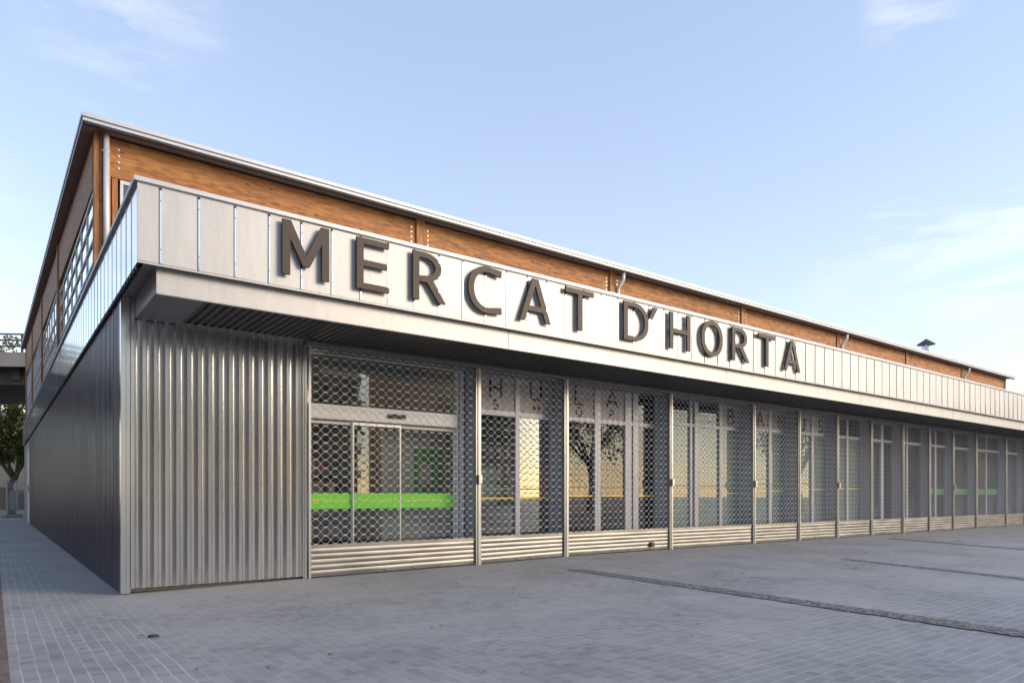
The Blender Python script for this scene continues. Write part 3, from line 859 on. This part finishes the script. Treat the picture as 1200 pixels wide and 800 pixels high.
rack(9.6, 11.3, .9, 2.9, 'tall clothes rack behind the glass shop door')
garment('dress', 10.55, .85, 2.85, .24, 2.0, (.62,.36,.25), 'salmon long dress hanging in the third bay', CG, 'dress')
garment('dress', 10.95, 1.0, 2.7, .26, 1.8, (.22,.06,.09), 'wine red dress hanging right of the salmon dress', CG, 'dress')
garment('dress', 10.1, .95, 2.6, .30, 1.6, (.26,.22,.20), 'brown dress hanging left of the salmon dress', CG, 'dress')
garment('shirt', 11.72, .70, 1.84, .26, .95, (.80,.78,.74), 'white tunic in the narrow pane by the fourth post', CG)
def table(x, y, w_, d_, h_, label, mat='int_wall', top='wood'):
    t = empty('display_table', (x, y, .125)); tag(t, label, 'table')
    obj('tabletop', MB().box(x-w_/2, x+w_/2, y-d_/2, y+d_/2, .125+h_-.04, .125+h_), M[top], t)
    for sx in (-1, 1):
        for sy in (-1, 1): obj('leg', MB().box(x+sx*(w_/2-.06)-.025, x+sx*(w_/2-.06)+.025, y+sy*(d_/2-.06)-.025, y+sy*(d_/2-.06)+.025, .125, .125+h_-.04), M[mat], t)
table(10.6, .95, 1.2, .55, .55, 'low wooden display table behind the third shutter bay')
table(7.6, .95, 1.3, .5, .30, 'low wooden display bench in the second bay')
table(22.4, 2.6, 1.6, .8, .75, 'display table deep inside the eighth bay')
for k, (x, c) in enumerate(((10.3,(.45,.08,.08)),(10.6,(.08,.25,.4)),(10.95,(.5,.45,.38)))):
    tag(obj('handbag', MB().box(x-.11, x+.11, .9, 1.02, .676, .83).tube([(x-.06,.96,.83),(x-.05,.96,.92),(x+.05,.96,.92),(x+.06,.96,.83)], .008, 6), simple('bag_leather', c, .4), base=(x,.96,.676), bevel=.012),
        ('red','blue','cream')[k]+' handbag on the low table behind the third shutter bay', 'handbag', 'handbags on the display table')
# shop 1: grey partition with green poster, dark shelving to the left
tag(obj('partition', MB().box(4.45, 5.88, .90, .95, .13, 2.62), M['int_pale'], base=(5.2,.92,.13)), 'pale grey partition behind the right half of the entrance', 'partition')
ps = obj('poster', MB().box(5.14, 5.80, .872, .892, 1.45, 2.30), M['greenposter'], base=(5.45,.88,1.45)); tag(ps, 'bright green poster with a small picture on the grey partition', 'poster')
obj('picture', MB().box(5.24, 5.52, .862, .8715, 1.62, 2.02), simple('poster_photo', (.45,.38,.34), .5, 0, .5, 14), ps)
sh = empty('shelf_unit', (3.6, 3.2, .125)); tag(sh, 'dark shelf unit with boxes behind the sliding doors', 'shelf')
obj('shelf_frame', MB().box(2.75, 2.8, 3.0, 3.4, .125, 2.3).box(4.5, 4.55, 3.0, 3.4, .125, 2.3).box(2.8, 4.5, 3.37, 3.4, .125, 2.3), M['dark'], sh)
for z in (.5, .95, 1.4, 1.85, 2.27): obj('shelf', MB().box(2.801, 4.499, 3.0, 3.369, z, z+.03), M['dark'], sh)
rb = random.Random(3); cols = [(.35,.22,.12),(.28,.27,.25),(.2,.05,.04),(.10,.16,.12),(.42,.38,.3),(.12,.10,.16)]
cm_ = [simple('carton_%d' % i, c, .7) for i, c in enumerate(cols)]
for z, rn in ((.531,'second'),(.981,'third'),(1.431,'fourth'),(1.881,'top')):
    x = 2.87
    n_ = 0
    while x < 4.3:
        w_ = rb.uniform(.12,.3); h_ = rb.uniform(.15,.33); ci = rb.randrange(6)
        o = obj('carton', MB().box(x, x+w_, 3.06, 3.3, z, z+h_), cm_[ci], base=(x+w_/2, 3.18, z), bevel=.006)
        tag(o, 'small carton on the %s shelf behind the sliding doors' % rn, 'carton', 'cartons on the %s shelf' % rn); x += w_+rb.uniform(.03,.1)
# hanging ceiling lamp that is lit behind the first shutter
lp = empty('pendant_lamp', (3.05, 1.6, 3.98)); tag(lp, 'lit warm ceiling lamp at the upper left behind the first shutter', 'lamp')
obj('cord', MB().tube([(3.05,1.6,3.98),(3.05,1.6,3.42)], .008, 6), M['black'], lp)
obj('lamp_shade', MB().tube([(3.05,1.6,3.42),(3.05,1.6,3.35),(3.05,1.6,3.30)], .1, 16, radii=[.05,.13,.20]), M['black'], lp)
obj('bulb', MB().tube([(3.05,1.6,3.299),(3.05,1.6,3.27)], .14, 16), M['lamp'], lp)
for x, y, e, nm in ((3.05,1.6,12,'bulb_light'),):
    l = D.lights.new(nm, 'POINT'); l.energy = e; l.color = (1,.75,.5); l.shadow_soft_size = .08
    lo = D.objects.new(nm, l); COL.objects.link(lo); lo.location = (0,0,-.78); lo.parent = lp
# larger furniture blocks deeper in the other shops
def counter(x, y, w_, h_, label, mat):
    t = obj('counter', MB().box(x-w_/2, x+w_/2, y-.3, y+.3, .13, h_-.045).box(x-w_/2-.03, x+w_/2+.03, y-.33, y+.33, h_-.045, h_).box(x-w_/2+.05, x+w_/2-.05, y-.315, y-.3, .25, h_-.12), mat, base=(x,y,.13), bevel=.005)
    tag(t, label, 'counter')
counter(17.0, 3.2, 2.6, 1.15, 'pale counter inside the shop with the green filmed panes', M['int_wall'])
counter(24.6, 2.4, 1.3, 1.1, 'wooden counter inside the ninth bay', M['wood'])
counter(29.3, 2.6, 3.4, 1.1, 'long wooden counter behind the green striped panes', M['wood'])
tag(obj('advert_board', MB().box(16.55, 17.0, .9, .94, .4, 1.75).box(16.5,16.55,.88,.96,.13,1.8).box(17.0,17.05,.88,.96,.13,1.8), simple('advert_print', (.42,.06,.08), .5, 0, .5, 6), base=(16.8,.92,.13)), 'red and white advertising board behind the fifth bay', 'advert')
tag(obj('advert_board', MB().box(15.3, 15.9, .9, .94, .5, 1.7).box(15.25,15.3,.88,.96,.13,1.75).box(15.9,15.95,.88,.96,.13,1.75), simple('advert_print_blue', (.08,.20,.30), .5, 0, .5, 6), base=(15.6,.92,.13)), 'blue advertising board left of the red one', 'advert')

# ------------------------------------------------------------------ small things on the paving
tag(obj('padlock_box', MB().box(10.83, 10.93, -.115, -.055, .20, .30).tube([(10.85,-.085,.30),(10.88,-.085,.335),(10.91,-.085,.30)], .01, 6), simple('rusty_brown', (.10,.06,.05), .6), base=(10.88,-.085,.11), bevel=.008), 'small rusty lock box on the bottom rail of the third shutter', 'lock box')
def blob(x, y, r, mat, label, cat, name):
    m = MB(); n = 9; rr = random.Random(x)
    z0 = gz(x)
    for k, (s, h) in enumerate(((1, 0), (.85, .35), (.45, .55))):
        for i in range(n):
            a = 2*pi*i/n; q = r*s*rr.uniform(.8,1.15); m.v.append((x+q*cos(a)*1.3, y+q*sin(a), z0+.002+h*r))
    for k in range(2):
        for i in range(n): m.f.append((k*n+i, k*n+(i+1) % n, (k+1)*n+(i+1) % n, (k+1)*n+i))
    m.f.append(tuple(range(2*n, 3*n)))
    tag(obj(name, m, mat, base=(x,y,z0)), label, cat)
blob(-.17, -3.45, .045, simple('dark_stone', (.05,.045,.04), .8), 'small dark stone lying on the paving near the corner', 'stone', 'stone')
m = MB(); rl = random.Random(11)
for k in range(380):
    if rl.random() < .75: x = rl.uniform(7, 36); y = -.25-abs(rl.gauss(0, 3.4))
    else: x = rl.uniform(-1, 9); y = rl.uniform(-7, -.3)
    s = rl.uniform(.012, .032); a = rl.uniform(0, 6.28); z = gz(x)+.006+rl.uniform(0,.006)
    pts = [(1,0,.0),(.3,.45,.3),(-.6,.35,.1),(-1,0,.35),(-.5,-.4,.0),(.4,-.4,.25)]
    m.poly([(x+s*(p[0]*cos(a)-p[1]*sin(a)), y+s*(p[0]*sin(a)+p[1]*cos(a)), z+s*p[2]) for p in pts])
t = NT('dry_leaf'); gg = t.n.new('ShaderNodeNewGeometry')
t.set(t.mix(gg.outputs['Random Per Island'], (.10,.05,.03), (.42,.17,.07)), .8, 0)
tag(obj('fallen_leaves', m, t.m), 'dry brown leaf litter scattered over the paving', 'leaves', kind='stuff')

# ------------------------------------------------------------------ trees
def tree(name, x, y, h, r, label, mat, seed, nleaf=5200, trunk_h=.4, ls=.16, group=None, cr=.8):
    rnd = random.Random(seed); e = empty(name, (x, y, gz(x))); z0 = gz(x)
    tag(e, label, 'tree', group)
    th = h*trunk_h; t = MB(); tips = []
    pts = [(x+rnd.uniform(-.05,.05)*i, y+rnd.uniform(-.05,.05)*i, z0+th*i/4) for i in range(5)]
    r0 = h*.026
    t.tube(pts, r0, 10, radii=[r0*1.5, r0*1.05, r0*.95, r0*.9, r0*.85])
    for k in range(8):
        a = 2*pi*k/8+rnd.uniform(-.3,.3); ln = r*rnd.uniform(.6,.95); up = (h-th)*rnd.uniform(.35,.85)
        p0 = Vector(pts[-1]) - Vector((0,0,rnd.uniform(0,th*.12)))
        ps_ = [p0, p0+Vector((cos(a)*ln*.35, sin(a)*ln*.35, up*.35)), p0+Vector((cos(a)*ln*.7, sin(a)*ln*.7, up*.75)), p0+Vector((cos(a)*ln, sin(a)*ln, up))]
        t.tube(ps_, r0*.5, 7, radii=[r0*.6, r0*.4, r0*.25, r0*.08])
        tips += [ps_[2], ps_[3]]
        for q in range(2):
            b = a+rnd.uniform(-.9,.9); s_ = ps_[2]; e_ = s_+Vector((cos(b)*ln*.4, sin(b)*ln*.4, up*rnd.uniform(.1,.4))); t.tube([s_, (s_+e_)/2+Vector((0,0,.1)), e_], r0*.2, 5, radii=[r0*.22,r0*.15,r0*.05]); tips.append(e_)
    tips.append(Vector((x, y, z0+h*.86)))
    obj('trunk', t, M['bark'], e, smooth=True)
    m = MB(); cl = []
    for tp in tips:
        for q in range(3): cl.append((tp+Vector((rnd.gauss(0,r*.2), rnd.gauss(0,r*.2), rnd.gauss(0,r*.16))), r*rnd.uniform(.16,.34)*cr/.8))
    for i in range(nleaf):
        c, rr_ = cl[rnd.randrange(len(cl))]
        d = Vector((rnd.gauss(0,1), rnd.gauss(0,1), rnd.gauss(0,.8))); d = d.normalized()*rr_*rnd.uniform(.35,1)**.6
        p = c+d; s_ = ls*rnd.uniform(.5,1.2)
        u = Vector((rnd.gauss(0,1), rnd.gauss(0,1), rnd.gauss(0,.6))).normalized(); w2 = u.cross(Vector((rnd.gauss(0,1),rnd.gauss(0,1),rnd.gauss(0,1)))).normalized()
        m.poly([p-u*s_*.5, p+w2*s_*.32, p+u*s_*.5, p-w2*s_*.32])
    obj('crown', m, mat, e)
    return e

# left background, seen past the end of the side wall
tree('street_tree', -.35, 49.4, 8.0, 2.6, 'green street tree under the viaduct at the far end of the side street', M['leaf'], 5, 13000, .34, .2)
tx = -1.4419+((5-600)/811.5*.8+.6)*80; ty = -11.0564+((600-5)/811.5*.6+.8)*80
tree('tall_tree', tx, ty, 21.0, 5.2, 'yellowing tree rising above the viaduct railing', M['leaf_y'], 21, 9000, .45, .42)

def viaduct(name, p, ang, length, z0, width, label, back=False):
    """deck along local X, front edge at local y=0, going back to +y"""
    e = empty(name, p, ang); tag(e, label, 'viaduct')
    L = length/2
    m = MB().box(-L, L, 1.2, width-1.2, z0, z0+1.2); m.box(-L, L, 0, width, z0+1.2, z0+1.65)
    for k in range(int(length/3)): m.box(-L+k*3, -L+k*3+.5, .9, 1.2, z0+.3, z0+1.2)
    obj('deck', m, M['conc_dark'], e, local=True)
    m = MB().box(-L, L, -.12, .0, z0+1.0, z0+1.95)
    obj('parapet', m, M['conc'], e, local=True)
    m = MB()
    for z in (2.3, 2.7, 3.1): m.box(-L, L, -.06, -.01, z0+z, z0+z+.11)
    rl_ = obj('railing', m, M['rail'], e, local=True)
    m = MB()
    for k in range(int(length/2.4)): m.box(-L+k*2.4, -L+k*2.4+.12, -.09, .02, z0+1.951, z0+3.2)
    obj('baluster', m, M['rail'], rl_, local=True)
    for k in range(int(length/18)):
        x = -L+9+k*18
        m = MB().box(x-.7, x+.7, width*.35, width*.65, -.1, z0-1.0); m.box(x-.8, x+.8, 1.5, width-1.5, z0-1.0, z0)
        obj('pier', m, M['conc'], e, local=True)
    return e
# camera frame: position and axes (plan)
CX, CY, CH = -1.4419, -11.0564, 1.4
def cam(px, depth):
    l = (px-600)/811.5*depth
    return (CX+l*.8+depth*.6, CY-l*.6+depth*.8)
vx, vy = cam(-260, 45)
viaduct('viaduct', (vx, vy, 0), math.atan2(-.6, .8)+.06, 80, 8.9, 13, 'concrete road viaduct with steel railing crossing behind the hall')
x, y = cam(6, 100)
block_later = (x, y)
# boundary wall and site fence at the end of the side street
def place(px, depth): x, y = cam(px, depth); return x, y
x, y = place(10, 66)
e = empty('boundary_wall', (x, y, 0), math.atan2(-.6,.8)); tag(e, 'rendered boundary wall with brick coping behind the street tree', 'wall')
obj('render', MB().box(-14, 14, 0, .3, 0, 4.7), simple('pale_render', (.42,.38,.31), .9, 0, .2, .6), e, local=True)
obj('brick_coping', MB().box(-14, 14, -.05, .35, 4.702, 5.7), M['brick'], e, local=True)
obj('brick_base', MB().box(-14, 14, -.03, -.003, 0, 1.9), M['brick'], e, local=True)
def fpanel(px0, px1, d, label, board):
    x0, y0 = cam(px0, d); x1, y1 = cam(px1, d); v = Vector((x1-x0, y1-y0)); L = v.length
    e = empty('site_fence', (x0, y0, 0), math.atan2(v.y, v.x)); tag(e, label, 'fence', 'site fence panels')
    m = MB().tube([(0,0,.1),(0,0,2.35),(L,0,2.35),(L,0,.1)], .03, 6).tube([(0,0,.35),(L,0,.35)], .02, 6)
    obj('frame', m, M['steel'], e, local=True)
    m = MB()
    for k in range(int(L/.1)): m.box(k*.1+.04, k*.1+.052, -.004, .004, .35, 2.33)
    for k in range(9): m.box(0, L, .005, .011, .5+k*.2, .512+k*.2)
    obj('mesh', m, M['steel'], e, local=True)
    if board: obj('board', MB().box(.15, L-.1, .02, .05, .45, board[1]), board[0], e, local=True)
    obj('foot', MB().box(-.12, .12, -.35, .35, 0, .15), M['conc'], e, local=True)
fpanel(-14, 8, 44.5, 'site fence panel with a wooden board, furthest left', (simple('old_plywood', (.30,.20,.11), .8), 1.9))
fpanel(8.5, 19, 43.5, 'site fence panel with pale netting below the street tree', (simple('pale_netting', (.34,.35,.33), .9), 1.7))
fpanel(19.5, 32, 46, 'site fence panel next to the hall end with stacked material behind', (simple('blue_grey_sheet', (.15,.18,.22), .8), 1.5))
x, y = place(20, 43); tag(obj('kerb_block', MB().box(x-.5, x+.3, y-.2, y+.2, 0, .25), M['conc'], base=(x,y,0), bevel=.02), 'concrete kerb block at the foot of the fence', 'block')
x, y = place(14, 43.2); tag(obj('orange_block', MB().box(x-.22, x+.22, y-.2, y+.2, 0, .16).box(x-.1,x+.1,y-.1,y+.1,.16,.24), simple('orange_plastic', (.5,.14,.03), .5), base=(x,y,0), bevel=.02), 'orange plastic fence foot beside the kerb block', 'fence foot')

# ------------------------------------------------------------------ surroundings behind and beside the camera (seen only as reflections)
winm = MB().box(-.65, .65, -.04, .02, 0, 1.5).box(-.75, .75, -.10, .0, -.08, -.0)
winme = None
def block(name, p, rz, w_, d_, h_, col, label, balc=True, seed=1):
    """front facade is local -Y side, width w_, depth d_"""
    global winme
    e = empty(name, p, rz); tag(e, label, 'building')
    mt = simple(name+'_render', col, .85, 0, .15, .4)
    obj('wall', MB().box(-w_/2, w_/2, 0, d_, -.1, h_), mt, e, local=True)
    obj('roof', MB().box(-w_/2-.3, w_/2+.3, -.3, d_+.3, h_, h_+.4), M['conc'], e, local=True)
    fl = int((h_-1)//3.1); nc = int(w_//3.2)
    for f in range(fl):
        for c_ in range(nc):
            if winme is None: o = obj('window', winm, M['upglass'], e, local=True); winme = o.data
            else: o = D.objects.new('window', winme); COL.objects.link(o); o.parent = e
            o.location = (-w_/2+1.6+c_*(w_/nc), 0, 1.4+f*3.1)
        if balc and f:
            obj('balcony', MB().box(-w_/2+1, w_/2-1, -1.1, 0, .6+f*3.1, .75+f*3.1).box(-w_/2+1, w_/2-1, -1.1, -1.04, .75+f*3.1, 1.6+f*3.1), mt, e, local=True)
    return e
# facades turned to the low sun
A = R_(180-38)   # local -Y then points to (sin38, cos38)
block('apartment_block', (-8,-52,0), A, 26, 12, 17, (.62,.50,.36), 'ochre apartment block across the plaza, behind the camera on the left', True)
block('apartment_block', (26,-66,0), A, 30, 12, 21, (.68,.60,.48), 'cream apartment block across the plaza, behind the camera in the middle', True)
block('apartment_block', (58,-74,0), R_(180-30), 26, 12, 18, (.55,.36,.26), 'brick coloured apartment block across the plaza, behind the camera on the right', False)
block('low_house', (78,-17,0), R_(-90), 34, 10, 10, (.40,.26,.18), 'flat roofed brick coloured house beyond the right end of the plaza', False)
block('street_house', (-13,14,0), R_(90), 54, 10, 12, (.07,.065,.08), 'dark street houses facing the side wall of the hall', False)
block('street_house', (-30,-22,0), R_(90), 30, 10, 15, (.09,.07,.075), 'brown street house to the left behind the camera', False)
block('far_house', (block_later[0], block_later[1], 0), math.atan2(-.6,.8), 30, 10, 13, (.45,.34,.24), 'ochre house far behind the boundary wall and the viaduct', False)
for k, (x, y, h, r) in enumerate(((6,-30,9,3.2),(15,-34,10,3.6),(27,-31,9,3.2),(38,-30,10,3.4),(-9,-25,8,2.8),(52,-20,9,3))):
    tree('plaza_tree', x, y, h, r, ('plaza tree behind the camera, number %s from the left' % ('two','three','four','five','one','six')[k]), M['leaf_y'] if k % 2 else M['leaf'], 40+k, 2600, .4, .3, 'trees on the plaza behind the camera')

# ------------------------------------------------------------------ light, sky, camera
SUN_AZ = R_(-50)      # from +X towards +Y
SUN_EL = R_(20)
sd_ = Vector((cos(SUN_EL)*cos(SUN_AZ), cos(SUN_EL)*sin(SUN_AZ), sin(SUN_EL)))
l = D.lights.new('sun', 'SUN'); l.energy = 1.0; l.angle = R_(26); l.color = (1, .78, .55)
lo = D.objects.new('sun', l); COL.objects.link(lo); lo.rotation_euler = (-sd_).to_track_quat('-Z', 'Y').to_euler(); lo.location = (60, 20, 60)
w = D.worlds.new('World'); sc.world = w; w.use_nodes = True
nt = w.node_tree; N = nt.nodes; K = nt.links; bg = N['Background']
sky = N.new('ShaderNodeTexSky'); sky.sky_type = 'NISHITA'; sky.sun_disc = False; sky.sun_elevation = SUN_EL; sky.sun_rotation = R_(90)-SUN_AZ
sky.air_density = 1.0; sky.dust_density = .6; sky.ozone_density = 1.6
tc = N.new('ShaderNodeTexCoord'); mp = N.new('ShaderNodeMapping'); mp.inputs['Scale'].default_value = (2.2, 2.2, 9); mp.inputs['Rotation'].default_value = (R_(8), R_(-6), R_(20))
K.new(tc.outputs['Generated'], mp.inputs[0])
n1 = N.new('ShaderNodeTexNoise'); n1.inputs['Scale'].default_value = 2.6; n1.inputs['Detail'].default_value = 9; n1.inputs['Roughness'].default_value = .62; n1.inputs['Distortion'].default_value = .4
K.new(mp.outputs[0], n1.inputs['Vector'])
rp = N.new('ShaderNodeValToRGB'); rp.color_ramp.elements[0].position = .42; rp.color_ramp.elements[1].position = .72; rp.color_ramp.elements[1].color = (.6,.6,.6,1)
K.new(n1.outputs['Fac'], rp.inputs[0])
hz = N.new('ShaderNodeMix'); hz.data_type = 'RGBA'; hz.inputs[0].default_value = .5; hg = N.new('ShaderNodeMix'); hg.data_type = 'RGBA'; hg.inputs[6].default_value = (2.45, 2.75, 3.15, 1); hg.inputs[7].default_value = (1.62, 2.03, 2.95, 1); K.new(hg.outputs[2], hz.inputs[7]); K.new(sky.outputs[0], hz.inputs[6])
def sky_dir(px, py):
    u = (px-600)/811.5
    return Vector((u*.8+.6, -u*.6+.8, (580-py)/811.5)).normalized()
nv = N.new('ShaderNodeVectorMath'); nv.operation = 'NORMALIZE'; K.new(tc.outputs['Generated'], nv.inputs[0])
sx_ = N.new('ShaderNodeSeparateXYZ'); K.new(nv.outputs[0], sx_.inputs[0])
hr = N.new('ShaderNodeMapRange'); hr.interpolation_type = 'SMOOTHSTEP'; hr.inputs[1].default_value = .05; hr.inputs[2].default_value = .60; K.new(sx_.outputs[2], hr.inputs[0]); K.new(hr.outputs[0], hg.inputs[0])
acc = None
for px_, py_, wdt, amp in ((150,25,7,.6),(1072,12,3.5,.7),(1150,308,5.5,1.0),(1050,268,2.6,1.2),(1000,350,5,.3),(1195,236,1.6,1.0),(-300,300,16,1),(2300,200,20,1)):
    dv = N.new('ShaderNodeVectorMath'); dv.operation = 'DOT_PRODUCT'; K.new(nv.outputs[0], dv.inputs[0]); dv.inputs[1].default_value = sky_dir(px_, py_)
    mr = N.new('ShaderNodeMapRange'); mr.interpolation_type = 'SMOOTHSTEP'; mr.inputs[1].default_value = cos(R_(wdt)); mr.inputs[2].default_value = 1.0; mr.inputs[4].default_value = amp
    K.new(dv.outputs['Value'], mr.inputs[0])
    if acc is None: acc = mr.outputs[0]
    else:
        ad = N.new('ShaderNodeMath'); ad.operation = 'ADD'; K.new(acc, ad.inputs[0]); K.new(mr.outputs[0], ad.inputs[1]); acc = ad.outputs[0]
cl_ = N.new('ShaderNodeMath'); cl_.operation = 'MULTIPLY'; cl_.use_clamp = True; K.new(acc, cl_.inputs[0]); K.new(rp.outputs[0], cl_.inputs[1])
mx = N.new('ShaderNodeMix'); mx.data_type = 'RGBA'; K.new(cl_.outputs[0], mx.inputs[0]); K.new(hz.outputs[2], mx.inputs[6]); mx.inputs[7].default_value = (3.4, 3.6, 3.9, 1)
tn = N.new('ShaderNodeMix'); tn.data_type = 'RGBA'; tn.blend_type = 'MULTIPLY'; tn.inputs[0].default_value = 1; tn.inputs[7].default_value = (1.16, 1.09, 1.03, 1); K.new(mx.outputs[2], tn.inputs[6]); K.new(tn.outputs[2], bg.inputs[0]); bg.inputs[1].default_value = .148

c = D.cameras.new('camera'); co = D.objects.new('camera', c); COL.objects.link(co)
co.location = (CX, CY, CH); co.rotation_euler = (R_(90), 0, math.atan2(-.6, .8))
c.sensor_width = 36; c.sensor_fit = 'HORIZONTAL'; c.lens = 36*811.5/1200; c.shift_y = .15
c.clip_start = .05; c.clip_end = 2000
sc.camera = co
vs = sc.view_settings
sc.display_settings.display_device = 'sRGB'
vs.view_transform = 'Standard'; vs.look = 'None'; vs.exposure = 1.12; vs.gamma = 1
sc.render.engine = 'CYCLES'
try:
    sc.cycles.max_bounces = 8; sc.cycles.transparent_max_bounces = 16; sc.cycles.use_denoising = True
    sc.cycles.sample_clamp_indirect = 6
except Exception: pass
